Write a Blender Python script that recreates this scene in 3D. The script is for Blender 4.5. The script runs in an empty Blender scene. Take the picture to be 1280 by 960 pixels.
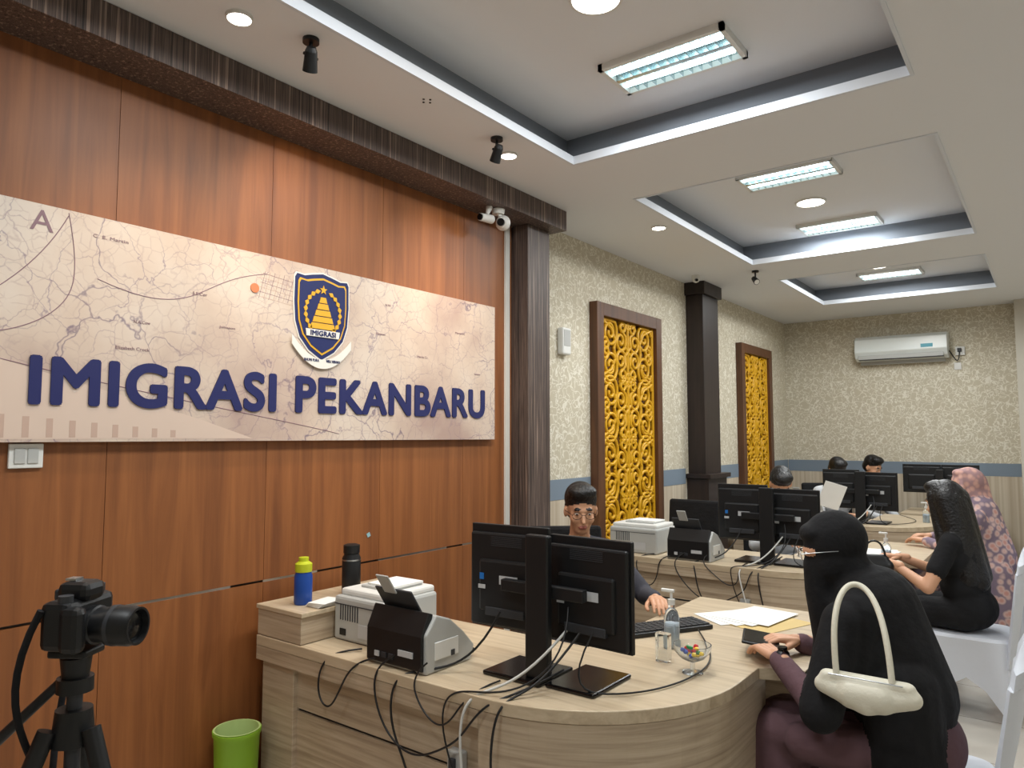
import bpy, bmesh, math, random
import numpy as np
from mathutils import Vector, Matrix, Euler
random.seed(7)
scene=bpy.context.scene
V=Vector
def lin(c):
    o=[]
    for v in c[:3]:
        v=v/255.0
        o.append(v/12.92 if v<=0.04045 else ((v+0.055)/1.055)**2.4)
    return (o[0],o[1],o[2],1)
MC={}
def mat(name,rgb,rough=.5,metal=0,emit=0,trans=0,bump=0,bscale=60,ecol=None,coat=0,ior=1.45):
    if name in MC: return MC[name]
    m=bpy.data.materials.new(name); m.use_nodes=True
    b=m.node_tree.nodes['Principled BSDF']
    b.inputs['Base Color'].default_value=lin(rgb); b.inputs['Roughness'].default_value=rough
    b.inputs['Metallic'].default_value=metal; b.inputs['IOR'].default_value=ior
    if coat: b.inputs['Coat Weight'].default_value=coat
    if trans: b.inputs['Transmission Weight'].default_value=trans
    if emit:
        b.inputs['Emission Color'].default_value=lin(ecol or rgb); b.inputs['Emission Strength'].default_value=emit
        m.cycles.emission_sampling='NONE'
    nt=m.node_tree
    if bump:
        tc=nt.nodes.new('ShaderNodeTexCoord')
        n=nt.nodes.new('ShaderNodeTexNoise'); n.inputs['Scale'].default_value=bscale; n.inputs['Detail'].default_value=4
        nt.links.new(tc.outputs['Object'],n.inputs['Vector'])
        bp=nt.nodes.new('ShaderNodeBump'); bp.inputs['Strength'].default_value=bump; bp.inputs['Distance'].default_value=.01
        nt.links.new(n.outputs['Fac'],bp.inputs['Height']); nt.links.new(bp.outputs['Normal'],b.inputs['Normal'])
    MC[name]=m; return m
def N(nt,t,**kw):
    n=nt.nodes.new(t)
    for k,v in kw.items(): setattr(n,k,v)
    return n
def ramp(nt,fac,stops):
    r=nt.nodes.new('ShaderNodeValToRGB'); e=r.color_ramp.elements
    e[0].position=stops[0][0]; e[0].color=lin(stops[0][1])
    e[1].position=stops[1][0]; e[1].color=lin(stops[1][1])
    for p,c in stops[2:]:
        x=e.new(p); x.color=lin(c)
    nt.links.new(fac,r.inputs['Fac']); return r
def grain(name,stops,scale,rough=.4,detail=6,dist=.6,coat=0,bump=.05):
    if name in MC: return MC[name]
    m=bpy.data.materials.new(name); m.use_nodes=True; nt=m.node_tree
    b=nt.nodes['Principled BSDF']; b.inputs['Roughness'].default_value=rough
    if coat: b.inputs['Coat Weight'].default_value=coat; b.inputs['Coat Roughness'].default_value=.3
    tc=N(nt,'ShaderNodeTexCoord'); mp=N(nt,'ShaderNodeMapping'); mp.inputs['Scale'].default_value=scale
    nt.links.new(tc.outputs['Object'],mp.inputs['Vector'])
    n=N(nt,'ShaderNodeTexNoise'); n.inputs['Scale'].default_value=1; n.inputs['Detail'].default_value=detail
    n.inputs['Roughness'].default_value=.6; n.inputs['Distortion'].default_value=dist
    nt.links.new(mp.outputs['Vector'],n.inputs['Vector'])
    r=ramp(nt,n.outputs['Fac'],stops)
    nt.links.new(r.outputs['Color'],b.inputs['Base Color'])
    bp=N(nt,'ShaderNodeBump'); bp.inputs['Strength'].default_value=bump; bp.inputs['Distance'].default_value=.003
    nt.links.new(n.outputs['Fac'],bp.inputs['Height']); nt.links.new(bp.outputs['Normal'],b.inputs['Normal'])
    MC[name]=m; return m
# ---------- groups / parts
def group(name,loc=(0,0,0)):
    e=bpy.data.objects.new(name,None); e.location=loc; e.empty_display_size=.1
    scene.collection.objects.link(e); return e
def link(ob,parent=None):
    scene.collection.objects.link(ob)
    if parent:
        ob.parent=parent; ob.matrix_parent_inverse=Matrix.Translation(-V(parent.location))
    return ob
def mesh(name,verts,faces,m,parent=None,smooth=False,bevel=0,mats=None,mi=None,seg=2):
    me=bpy.data.meshes.new(name); me.from_pydata([tuple(v) for v in verts],[],faces)
    for x in (mats or [m]): me.materials.append(x)
    if mi:
        for p,i in zip(me.polygons,mi): p.material_index=i
    bm=bmesh.new(); bm.from_mesh(me); bmesh.ops.recalc_face_normals(bm,faces=bm.faces)
    if bevel:
        bmesh.ops.bevel(bm,geom=[e for e in bm.edges if e.is_manifold and e.calc_face_angle(0)>.5],offset=bevel,segments=seg,affect='EDGES',profile=.5,clamp_overlap=True)
    bm.to_mesh(me); bm.free()
    if smooth:
        for p in me.polygons: p.use_smooth=True
        try: me.set_sharp_from_angle(angle=math.radians(40))
        except Exception: pass
    return link(bpy.data.objects.new(name,me),parent)
def R(rot): return Euler(rot).to_matrix()
def box(name,c,s,m,parent=None,bevel=0,rot=(0,0,0)):
    c=V(c); M=R(rot); vs=[]
    for x in(-.5,.5):
        for y in(-.5,.5):
            for z in(-.5,.5): vs.append(c+M@V((x*s[0],y*s[1],z*s[2])))
    f=[(0,1,3,2),(4,6,7,5),(0,4,5,1),(2,3,7,6),(0,2,6,4),(1,5,7,3)]
    return mesh(name,vs,f,m,parent,bevel=bevel)
def bx(name,a,b,m,parent=None,bevel=0):
    return box(name,[(a[i]+b[i])/2 for i in range(3)],[abs(b[i]-a[i]) for i in range(3)],m,parent,bevel)
def frame_from(d):
    d=V(d).normalized(); up=V((0,0,1)) if abs(d.z)<.95 else V((1,0,0))
    x=up.cross(d).normalized(); y=d.cross(x); return x,y,d
def cyl(name,p1,p2,r1,r2,m,parent=None,seg=24):
    p1=V(p1);p2=V(p2);x,y,d=frame_from(p2-p1); vs=[];f=[]
    for p,r in((p1,r1),(p2,r2)):
        for i in range(seg):
            a=2*math.pi*i/seg; vs.append(p+x*math.cos(a)*r+y*math.sin(a)*r)
    for i in range(seg): j=(i+1)%seg; f.append((i,j,seg+j,seg+i))
    f.append(tuple(range(seg))); f.append(tuple(range(seg,2*seg)))
    return mesh(name,vs,f,m,parent,smooth=True)
def lathe(name,prof,loc,m,parent=None,seg=28,axis=None):
    loc=V(loc)
    if axis: x,y,d=frame_from(axis)
    else: x,y,d=V((1,0,0)),V((0,1,0)),V((0,0,1))
    vs=[];f=[]
    for r,z in prof:
        for i in range(seg):
            a=2*math.pi*i/seg; vs.append(loc+x*math.cos(a)*max(r,1e-4)+y*math.sin(a)*max(r,1e-4)+d*z)
    for k in range(len(prof)-1):
        for i in range(seg):
            j=(i+1)%seg; f.append((k*seg+i,k*seg+j,(k+1)*seg+j,(k+1)*seg+i))
    return mesh(name,vs,f,m,parent,smooth=True)
def tube(name,pts,r,m,parent=None,cyclic=False,smooth=True):
    cu=bpy.data.curves.new(name,'CURVE'); cu.dimensions='3D'; cu.bevel_depth=r; cu.bevel_resolution=3; cu.use_fill_caps=True
    sp=cu.splines.new('NURBS' if smooth else 'POLY'); sp.points.add(len(pts)-1)
    for p,q in zip(sp.points,pts): p.co=(q[0],q[1],q[2],1)
    if smooth: sp.order_u=min(4,len(pts)); sp.use_endpoint_u=not cyclic; sp.resolution_u=6
    sp.use_cyclic_u=cyclic
    cu.materials.append(m); return link(bpy.data.objects.new(name,cu),parent)
def prism(name,prof,x0,x1,y0,z0,m,parent=None,bevel=0):
    n=len(prof); vs=[(x0,y0+a,z0+b) for a,b in prof]+[(x1,y0+a,z0+b) for a,b in prof]
    f=[tuple(range(n)),tuple(range(n,2*n))]+[(i,(i+1)%n,n+(i+1)%n,n+i) for i in range(n)]
    return mesh(name,vs,f,m,parent,bevel=bevel)
def slab(name,outline,z0,z1,m,parent=None,bevel=0):
    n=len(outline); vs=[(a,b,z0) for a,b in outline]+[(a,b,z1) for a,b in outline]
    f=[tuple(range(n)),tuple(range(n,2*n))]+[(i,(i+1)%n,n+(i+1)%n,n+i) for i in range(n)]
    return mesh(name,vs,f,m,parent,bevel=bevel)
def flat(name,pts,x,t,m,parent):
    n=len(pts); vs=[(x,a,b) for a,b in pts]+[(x+t,a,b) for a,b in pts]
    f=[tuple(range(n)),tuple(range(n,2*n))]+[(i,(i+1)%n,n+(i+1)%n,n+i) for i in range(n)]
    return mesh(name,vs,f,m,parent)
# ---------- organic blobs
def cap(p1,p2,r1,r2,l): return ('c',V(p1),V(p2),r1,r2,l)
def ell(c,r,l,rot=(0,0,0)): return ('e',Matrix.Translation(c)@Euler(rot).to_matrix().to_4x4()@Matrix.Diagonal((r[0],r[1],r[2],1)),l)
def xf(M,prims):
    o=[]
    for p in prims:
        if p[0]=='c': o.append(('c',M@p[1],M@p[2],p[3],p[4],p[5]))
        else: o.append(('e',M@p[1],p[2]))
    return o
def blob(name,prims,mats,voxel=.008,sm=6,parent=None):
    bm=bmesh.new()
    for p in prims:
        if p[0]=='e':
            bmesh.ops.create_icosphere(bm,subdivisions=3,radius=1,matrix=p[1])
        else:
            _,a,b,r1,r2,l=p
            x,y,d=frame_from(b-a); L=(b-a).length; seg=16; rings=[]
            prof=[]
            for k in range(0,6):
                t=-math.pi/2+math.pi/2*k/5; prof.append((r1*math.cos(t),r1*math.sin(t)))
            for k in range(0,6):
                t=math.pi/2*k/5; prof.append((r2*math.cos(t),L+r2*math.sin(t)))
            for r,z in prof:
                rings.append([bm.verts.new(a+x*math.cos(2*math.pi*i/seg)*max(r,1e-4)+y*math.sin(2*math.pi*i/seg)*max(r,1e-4)+d*z) for i in range(seg)])
            for k in range(len(rings)-1):
                for i in range(seg):
                    j=(i+1)%seg; bm.faces.new((rings[k][i],rings[k][j],rings[k+1][j],rings[k+1][i]))
            bm.faces.new(list(reversed(rings[0]))); bm.faces.new(rings[-1])
    me=bpy.data.meshes.new(name+'_src'); bm.to_mesh(me); bm.free()
    ob=bpy.data.objects.new(name+'_src',me); scene.collection.objects.link(ob)
    rm=ob.modifiers.new('r','REMESH'); rm.mode='VOXEL'; rm.voxel_size=voxel
    s=ob.modifiers.new('s','SMOOTH'); s.factor=.5; s.iterations=sm
    bpy.context.view_layer.update()
    dg=bpy.context.evaluated_depsgraph_get()
    nm=bpy.data.meshes.new_from_object(ob.evaluated_get(dg)); nm.name=name
    bpy.data.objects.remove(ob); bpy.data.meshes.remove(me)
    keys=list(mats.keys()); nm.materials.clear()
    for k in keys: nm.materials.append(mats[k])
    n=len(nm.polygons); C=np.zeros(n*3); nm.polygons.foreach_get('center',C); C=C.reshape(-1,3)
    best=np.full(n,1e9); lab=np.zeros(n,dtype=np.int32)
    for p in prims:
        if p[0]=='c':
            a=np.array(p[1]);b=np.array(p[2]);ab=b-a; t=np.clip(((C-a)@ab)/max(ab@ab,1e-9),0,1)
            dd=np.linalg.norm(C-(a+t[:,None]*ab),axis=1)-(p[3]+(p[4]-p[3])*t); li=keys.index(p[5])
        else:
            inv=np.array(p[1].inverted()); q=C@inv[:3,:3].T+inv[:3,3]
            ln=np.linalg.norm(q,axis=1); sc=np.array(p[1].to_scale())
            u=q/np.maximum(ln,1e-6)[:,None]; rr=np.linalg.norm(u*np.abs(sc),axis=1)
            dd=(ln-1)*rr; li=keys.index(p[2])
        w=dd<best; best[w]=dd[w]; lab[w]=li
    nm.polygons.foreach_set('material_index',lab); nm.polygons.foreach_set('use_smooth',np.ones(n,dtype=bool)); nm.update()
    return link(bpy.data.objects.new(name,nm),parent)

# ---------- materials
ceil_m=mat('ceiling_paint',(226,228,231),.85)
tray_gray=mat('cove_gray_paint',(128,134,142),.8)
lip_m=mat('cove_lip_white',(214,219,226),.7)
wood_wall=grain('veneer_orange_wood',[(.22,(104,58,28)),(.5,(136,82,42)),(.78,(160,100,54))],(16,16,.8),.5,coat=.06)
zebra=grain('zebra_dark_wood',[(.36,(40,31,30)),(.46,(100,84,76)),(.53,(56,44,42)),(.64,(146,126,114))],(75,75,1.0),.5,dist=.2,detail=4)
dark_wood=grain('dark_brown_wood',[(.3,(26,18,17)),(.7,(48,34,30))],(20,20,1.5),.45)
frame_wood=grain('frame_brown_wood',[(.3,(70,42,24)),(.7,(104,66,38))],(20,20,1.5),.45)
oak=grain('light_oak_laminate',[(.25,(146,126,104)),(.5,(182,163,138)),(.75,(202,186,162))],(2.2,2.2,55),.45,dist=.4,coat=.05)
oak_top=grain('light_oak_top',[(.25,(170,150,124)),(.5,(194,176,148)),(.75,(208,191,165))],(2.5,40,30),.4,dist=.4,coat=.08)
black_pl=mat('black_plastic',(22,23,25),.42)
black_gl=mat('black_gloss',(12,12,14),.2)
dk_gray=mat('dark_gray_plastic',(52,54,58),.5)
white_pl=mat('white_plastic',(222,222,218),.45)
gray_pl=mat('warm_gray_plastic',(180,181,178),.5)
steel=mat('brushed_steel',(190,192,194),.3,metal=1)
white_cloth=mat('white_spandex',(214,218,226),.85,bump=.35,bscale=9)
blk_cloth=mat('black_fabric',(15,15,18),.9,bump=1.0,bscale=14)
mauve=mat('mauve_fabric',(98,72,78),.9,bump=1.0,bscale=14)
khaki=mat('dark_uniform_shirt',(62,62,70),.9,bump=.5,bscale=20)
white_shirt=mat('white_shirt',(205,208,212),.9,bump=.5,bscale=20)
skin=mat('skin',(206,156,124),.55,bump=.04,bscale=150)
lips=mat('lips',(164,98,86),.5)
hair=mat('black_hair',(16,14,15),.42,bump=.7,bscale=70)
eye_w=mat('eye_white',(215,208,200),.3); eye_d=mat('iris',(25,16,12),.2)
paper=mat('paper',(236,236,232),.8)
navy=mat('navy',(24,36,92),.5); gold_l=mat('logo_gold',(222,172,48),.5); white_l=mat('logo_white',(230,228,222),.5)
sticker=mat('sticker_white',(190,192,194),.5); sticker_b=mat('sticker_blue',(30,110,190),.5)
glass=mat('clear_plastic',(240,245,248),.05,trans=.95,ior=1.3)

def floor_mat():
    m=bpy.data.materials.new('floor_tiles'); m.use_nodes=True; nt=m.node_tree; b=nt.nodes['Principled BSDF']
    tc=N(nt,'ShaderNodeTexCoord'); br=N(nt,'ShaderNodeTexBrick'); br.offset=0
    br.inputs['Color1'].default_value=lin((196,190,180)); br.inputs['Color2'].default_value=lin((188,182,172)); br.inputs['Mortar'].default_value=lin((140,134,126))
    br.inputs['Scale'].default_value=1; br.inputs['Brick Width'].default_value=.6; br.inputs['Row Height'].default_value=.6; br.inputs['Mortar Size'].default_value=.004
    nt.links.new(tc.outputs['Object'],br.inputs['Vector'])
    nt.links.new(br.outputs['Color'],b.inputs['Base Color']); b.inputs['Roughness'].default_value=.18
    return m
def wallpaper():
    m=bpy.data.materials.new('floral_wallpaper'); m.use_nodes=True; nt=m.node_tree; b=nt.nodes['Principled BSDF']; b.inputs['Roughness'].default_value=.75
    tc=N(nt,'ShaderNodeTexCoord')
    n=N(nt,'ShaderNodeTexNoise'); n.inputs['Scale'].default_value=11; n.inputs['Detail'].default_value=1
    nt.links.new(tc.outputs['Object'],n.inputs['Vector'])
    mx=N(nt,'ShaderNodeVectorMath',operation='MULTIPLY_ADD'); mx.inputs[1].default_value=(.22,.22,.22)
    nt.links.new(n.outputs['Color'],mx.inputs[0]); nt.links.new(tc.outputs['Object'],mx.inputs[2])
    v=N(nt,'ShaderNodeTexVoronoi',feature='DISTANCE_TO_EDGE'); v.inputs['Scale'].default_value=13
    nt.links.new(mx.outputs[0],v.inputs['Vector'])
    v2=N(nt,'ShaderNodeTexVoronoi'); v2.inputs['Scale'].default_value=30; nt.links.new(mx.outputs[0],v2.inputs['Vector'])
    r1=ramp(nt,v.outputs['Distance'],[(.02,(224,219,204)),(.07,(193,184,162))])
    r2=ramp(nt,v2.outputs['Distance'],[(.20,(222,217,202)),(.32,(191,182,160))])
    mm=N(nt,'ShaderNodeMix',data_type='RGBA',blend_type='LIGHTEN'); mm.inputs['Factor'].default_value=1
    nt.links.new(r1.outputs['Color'],mm.inputs['A']); nt.links.new(r2.outputs['Color'],mm.inputs['B'])
    nt.links.new(mm.outputs['Result'],b.inputs['Base Color']); return m
wp=wallpaper()
def stripes():
    return grain('stripe_wallpaper',[(.3,(172,156,134)),(.55,(198,186,166)),(.8,(206,196,178))],(26,26,.15),.75,detail=2,dist=0)
def mapmat():
    m=bpy.data.materials.new('old_map_print'); m.use_nodes=True; nt=m.node_tree; b=nt.nodes['Principled BSDF']; b.inputs['Roughness'].default_value=.6
    tc=N(nt,'ShaderNodeTexCoord')
    n=N(nt,'ShaderNodeTexNoise'); n.inputs['Scale'].default_value=1.7; n.inputs['Detail'].default_value=6
    nt.links.new(tc.outputs['Object'],n.inputs['Vector'])
    base=ramp(nt,n.outputs['Fac'],[(.34,(174,150,140)),(.5,(203,185,170)),(.66,(214,202,190))])
    cur=base.outputs['Color']
    for sc,dist,w,col,ns,am in((1.7,.5,.008,(92,76,108),3.0,.75),(3.6,.3,.010,(116,98,124),5,.65),(8,.12,.02,(144,122,132),8,.55),(20,.04,.05,(172,150,146),12,.45)):
        n2=N(nt,'ShaderNodeTexNoise'); n2.inputs['Scale'].default_value=ns; n2.inputs['Detail'].default_value=5; nt.links.new(tc.outputs['Object'],n2.inputs['Vector'])
        mx=N(nt,'ShaderNodeVectorMath',operation='MULTIPLY_ADD'); mx.inputs[1].default_value=(dist,)*3
        nt.links.new(n2.outputs['Color'],mx.inputs[0]); nt.links.new(tc.outputs['Object'],mx.inputs[2])
        v=N(nt,'ShaderNodeTexVoronoi',feature='DISTANCE_TO_EDGE'); v.inputs['Scale'].default_value=sc; nt.links.new(mx.outputs[0],v.inputs['Vector'])
        r=ramp(nt,v.outputs['Distance'],[(0,(255,255,255)),(w,(0,0,0))])
        n3=N(nt,'ShaderNodeTexNoise'); n3.inputs['Scale'].default_value=sc*.9; nt.links.new(tc.outputs['Object'],n3.inputs['Vector'])
        mk=ramp(nt,n3.outputs['Fac'],[(.38,(70,70,70)),(.52,(255,255,255))])
        mul=N(nt,'ShaderNodeMath',operation='MULTIPLY'); mul.inputs[1].default_value=am; nt.links.new(r.outputs['Color'],mul.inputs[0])
        mu2=N(nt,'ShaderNodeMath',operation='MULTIPLY'); nt.links.new(mul.outputs[0],mu2.inputs[0]); nt.links.new(mk.outputs['Color'],mu2.inputs[1])
        mm=N(nt,'ShaderNodeMix',data_type='RGBA'); nt.links.new(mu2.outputs[0],mm.inputs['Factor'])
        nt.links.new(cur,mm.inputs['A']); mm.inputs['B'].default_value=lin(col); cur=mm.outputs['Result']
    nt.links.new(cur,b.inputs['Base Color']); return m

# ---------- ROOM
XL,XR,YB,YF,H=-2.77,3.2,9.55,-2.6,3.0
bx('floor',(-2.95,YF-.1,-.1),(XR+.1,YB+.1,0),floor_mat())
bx('wall_left',(XL-.15,3.6,0),(XL,YB+.1,3.35),wp)
bx('wall_back',(XL,YB,0),(XR,YB+.15,3.35),wp)
bx('wall_right',(XR,YF-.1,0),(XR+.15,YB+.1,3.35),wp)
bx('wall_front',(XL,YF-.15,0),(XR,YF,3.35),wp)
wl=group('wall_wood_left',(-2.8,.5,0))
bx('backing',(-2.92,YF,0),(-2.715,3.575,H),dark_wood,wl)
ys=[-2.6,-1.85,-1.25,-.63,-.03,.58,1.19,1.84,2.49,3.12,3.575]
for i in range(len(ys)-1):
    bx('panel_low_%d'%i,(-2.73,ys[i]+.001,.0),(-2.70,ys[i+1]-.001,.935),wood_wall,wl)
    bx('panel_high_%d'%i,(-2.73,ys[i]+.001,.945),(-2.70,ys[i+1]-.001,H),wood_wall,wl)
    bx('joint_%d'%i,(-2.72,ys[i],.935),(-2.703,ys[i]+(.28 if i%2 else .5),.945),steel,wl)
bx('pillar_zebra_wood',(-2.765,3.58,0),(-2.575,3.82,2.868),zebra,None,.003)
bx('trim_1',(-2.699,3.50,0),(-2.685,3.54,2.86),white_pl)
bx('trim_2',(-2.699,YF,2.87),(-2.475,3.87,2.998),zebra)
dp=group('pillar_dark_wood',(-2.68,6.6,0))
bx('shaft',(XL+.001,6.42,0),(-2.6,6.8,2.88),dark_wood,dp,.004)
bx('cap_trim',(XL+.001,6.39,2.88),(-2.57,6.83,H-.001),dark_wood,dp,.004)
bx('base_box',(XL+.001,6.38,0),(-2.56,6.84,1.16),dark_wood,dp,.004)
bx('base_lip',(XL+.001,6.35,1.16),(-2.53,6.87,1.2),dark_wood,dp,.004)
bx('pillar_back',(-.31,9.3,0),(.25,YB-.001,H-.001),mat('pale_paint',(196,191,178),.8))
band=mat('blue_gray_band',(120,134,148),.7); st=stripes(); k=3
for a,b in((3.83,4.63),(5.75,6.34),(6.88,7.73),(8.79,YB-.02)):
    bx('trim_%d'%k,(XL+.001,a,1.11),(XL+.008,b,1.25),band); bx('trim_%d'%(k+1),(XL+.001,a,0.001),(XL+.006,b,1.109),st); k+=2
bx('trim_%d'%k,(XL+.01,YB-.008,1.11),(-.32,YB-.001,1.25),band); bx('trim_%d'%(k+1),(XL+.01,YB-.006,0.001),(-.32,YB-.001,1.109),st)
xs=[-2.95,-2.0,-.41,XR+.1]; yss=[YF-.1,-.6,3.2,3.92,6.04,6.81,8.38,YB+.1]
vs=[];fs=[]
for i in range(3):
    for j in range(7):
        if i==1 and j in(1,3,5): continue
        k=len(vs); vs+=[(xs[i],yss[j],H),(xs[i+1],yss[j],H),(xs[i+1],yss[j+1],H),(xs[i],yss[j+1],H)]; fs.append((k,k+1,k+2,k+3))
cg=group('ceiling',(0,3,H))
mesh('ceiling_slab',vs,fs,ceil_m,cg)
for n,(j) in enumerate((1,3,5)):
    x0,x1,y0,y1=-2.0,-.41,yss[j],yss[j+1]; t=.015;h=.04;o=.11;zt=3.19
    bx('lip_a%d'%n,(x0-t,y0-t,H-.004),(x0,y1+t,H+h),lip_m,cg); bx('lip_b%d'%n,(x1,y0-t,H-.004),(x1+t,y1+t,H+h),lip_m,cg)
    bx('lip_c%d'%n,(x0,y0-t,H-.004),(x1,y0,H+h),lip_m,cg); bx('lip_d%d'%n,(x0,y1,H-.004),(x1,y1+t,H+h),lip_m,cg)
    X0,X1,Y0,Y1=x0-o,x1+o,y0-o,y1+o
    mesh('cove_%d'%n,[(X0,Y0,H+.01),(X1,Y0,H+.01),(X1,Y1,H+.01),(X0,Y1,H+.01),(X0,Y0,zt),(X1,Y0,zt),(X1,Y1,zt),(X0,Y1,zt)],[(0,1,5,4),(1,2,6,5),(2,3,7,6),(3,0,4,7)],tray_gray,cg)
    mesh('tray_top_%d'%n,[(X0,Y0,zt),(X1,Y0,zt),(X1,Y1,zt),(X0,Y1,zt)],[(0,1,2,3)],ceil_m,cg)
bx('roof_cap',(-2.95,YF-.1,3.36),(XR+.1,YB+.1,3.4),ceil_m,cg)
# ---------- lights
tube_em=mat('tube_emission',(215,240,245),.5,emit=7); down_em=mat('downlight_emission',(255,250,238),.5,emit=14)
louver=mat('louver_metal',(190,202,204),.25,metal=.9)
def area(name,loc,sx,sy,p,col=(1,1,1)):
    l=bpy.data.lights.new(name,'AREA'); l.shape='RECTANGLE'; l.size=sx; l.size_y=sy; l.energy=p; l.color=col
    o=bpy.data.objects.new(name,l); o.location=loc; scene.collection.objects.link(o); return o
def troffer(x,y,z=3.19,p=19):
    g=group('fluorescent_ceiling_light',(x,y,z)); w,d=.57,.29
    bx('frame_a',(x-w/2,y-d/2,z-.03),(x+w/2,y-d/2+.02,z),white_pl,g); bx('frame_b',(x-w/2,y+d/2-.02,z-.03),(x+w/2,y+d/2,z),white_pl,g)
    bx('frame_c',(x-w/2,y-d/2,z-.03),(x-w/2+.02,y+d/2,z),white_pl,g); bx('frame_d',(x+w/2-.02,y-d/2,z-.03),(x+w/2,y+d/2,z),white_pl,g)
    bx('reflector',(x-w/2+.02,y-d/2+.02,z-.006),(x+w/2-.02,y+d/2-.02,z-.001),louver,g)
    bx('spine',(x-w/2+.02,y-.014,z-.029),(x+w/2-.02,y+.014,z-.006),louver,g)
    for s in(-1,1):
        cyl('tube',(x-w/2+.03,y+s*.068,z-.018),(x+w/2-.03,y+s*.068,z-.018),.010,.010,tube_em,g,10)
    for i in range(1,12): 
        xx=x-w/2+.02+(w-.04)*i/12; bx('louver_%d'%i,(xx-.0015,y-d/2+.02,z-.03),(xx+.0015,y+d/2-.02,z-.008),louver,g)
    area('lamp_troffer',(x,y,z-.04),.5,.26,p,(.94,.98,1))
def roundlight(x,y,z,r,p):
    g=group('round_downlight',(x,y,z))
    lathe('ring',[(r*1.15,0),(r*1.12,-.012),(r,-.012),(r,0)],(x,y,z),white_pl,g)
    lathe('lens',[(r,-.008),(0,-.01)],(x,y,z),down_em,g)
    if p:
        l=bpy.data.lights.new('lamp_round','AREA'); l.shape='DISK'; l.size=2*r; l.energy=p; l.color=(1,.95,.88)
        o=bpy.data.objects.new('lamp_round',l); o.location=(x,y,z-.02); scene.collection.objects.link(o)
TX=-1.27
for y in(1.55,2.84,4.55,5.88,7.2,8.0): troffer(TX,y)
for y in(2.26,5.22,7.6): roundlight(TX-.04,y,3.19,.09,11)
troffer(TX,.1,3.19,19)
for y in(0,4,8): troffer(1.6,y,3.0,24)  # extra fill troffers added over the unseen right side of the room
def spot(name,loc,tgt,p,ang,col,blend=.9,sz=.04):
    l=bpy.data.lights.new(name,'SPOT'); l.energy=p; l.spot_size=math.radians(ang); l.spot_blend=blend; l.color=col; l.shadow_soft_size=sz
    o=bpy.data.objects.new(name,l); o.location=loc; o.rotation_euler=(V(tgt)-V(loc)).to_track_quat('-Z','Y').to_euler(); scene.collection.objects.link(o)
warm=(1,.79,.56)
for y in(-.2,1.35,2.89):
    roundlight(-2.2,y,H,.04,0); spot('lamp_warm',(-2.2,y,H-.03),(-2.5,y,1.2),34,95,warm)
roundlight(-2.15,4.55,H,.045,0); spot('lamp_cool',(-2.15,4.55,H-.03),(-2.2,4.55,0),25,110,(.95,.97,1))
def trackhead(x,y,tgt):
    g=group('ceiling_spotlight',(x,y,H))
    cyl('canopy',(x,y,H),(x,y,H-.015),.03,.03,black_pl,g); cyl('stem',(x,y,H-.015),(x,y,H-.06),.007,.007,black_pl,g)
    d=(V(tgt)-V((x,y,H-.1))).normalized(); c=V((x,y,H-.085))
    cyl('head',c-d*.035,c+d*.035,.022,.027,black_pl,g); cyl('fin',c-d*.05,c-d*.035,.016,.022,black_pl,g); cyl('yoke',c+V((0,.03,.02)),c+V((0,-.03,.02)),.006,.006,black_pl,g,8)
    cyl('lens',c+d*.033,c+d*.037,.022,.022,white_pl,g)
    return c+d*.06
c=trackhead(-2.12,1.59,(-2.6,1.9,2.2)); spot('lamp_track',c,(-2.7,2.05,2.3),22,85,warm)
c=trackhead(-2.12,2.69,(-2.6,2.9,2.2)); spot('lamp_track',c,(-2.7,2.95,2.3),12,85,warm)
trackhead(-2.06,6.29,(-1.6,5.8,2.4))
g=group('ceiling_screw_holes',(-2.12,2.2,H))
for i,(a,b) in enumerate(((-2.12,2.18),(-2.12,2.22),(-2.10,2.20),(-2.14,2.2))): cyl('hole_%d'%i,(a,b,H),(a,b,H-.003),.005,.005,black_pl,g,10)

# ---------- SIGN
sg=group('immigration_office_sign',(-2.68,2.1,1.9))
SX=-2.665
bx('board',(-2.699,.815,1.53),(SX,3.365,2.32),mapmat(),sg)
def text(name,s,y,z,w,h,x,m,parent,off=.0,ext=.002,bold=0):
    cu=bpy.data.curves.new(name,'FONT'); cu.body=s; cu.align_x='CENTER'; cu.extrude=ext; cu.offset=off; cu.size=1; cu.space_character=1.04+bold*6
    o=bpy.data.objects.new(name,cu); scene.collection.objects.link(o); bpy.context.view_layer.update()
    dg=bpy.context.evaluated_depsgraph_get(); me=bpy.data.meshes.new_from_object(o.evaluated_get(dg)); bpy.data.objects.remove(o)
    co=[v.co.copy() for v in me.vertices]; fa=[tuple(p.vertices) for p in me.polygons]; xs_=[c.x for c in co]; ys_=[c.y for c in co]
    cx=(min(xs_)+max(xs_))/2; y0=min(ys_); sx=w/(max(xs_)-min(xs_)); sy=h/(max(ys_)-y0)
    base=[V((x+c.z,y+(c.x-cx)*sx,z+(c.y-y0)*sy)) for c in co]
    sh=[(0,0)]+([(bold*math.cos(i*math.pi/4),bold*math.sin(i*math.pi/4)) for i in range(8)] if bold else [])
    vs=[];fs=[]
    for k,(a,b) in enumerate(sh):
        n0=len(vs); vs+=[v+V((k*2e-5,a,b)) for v in base]; fs+=[tuple(i+n0 for i in f) for f in fa]
    nm=bpy.data.meshes.new(name); nm.from_pydata([tuple(v) for v in vs],[],fs); nm.materials.append(m)
    return link(bpy.data.objects.new(name,nm),parent)
text('sign_text','IMIGRASI PEKANBARU',2.095,1.658,2.33,.152,SX+.003,mat('sign_navy_text',(30,36,92),.5),sg,ext=.003,bold=.0075)
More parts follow.
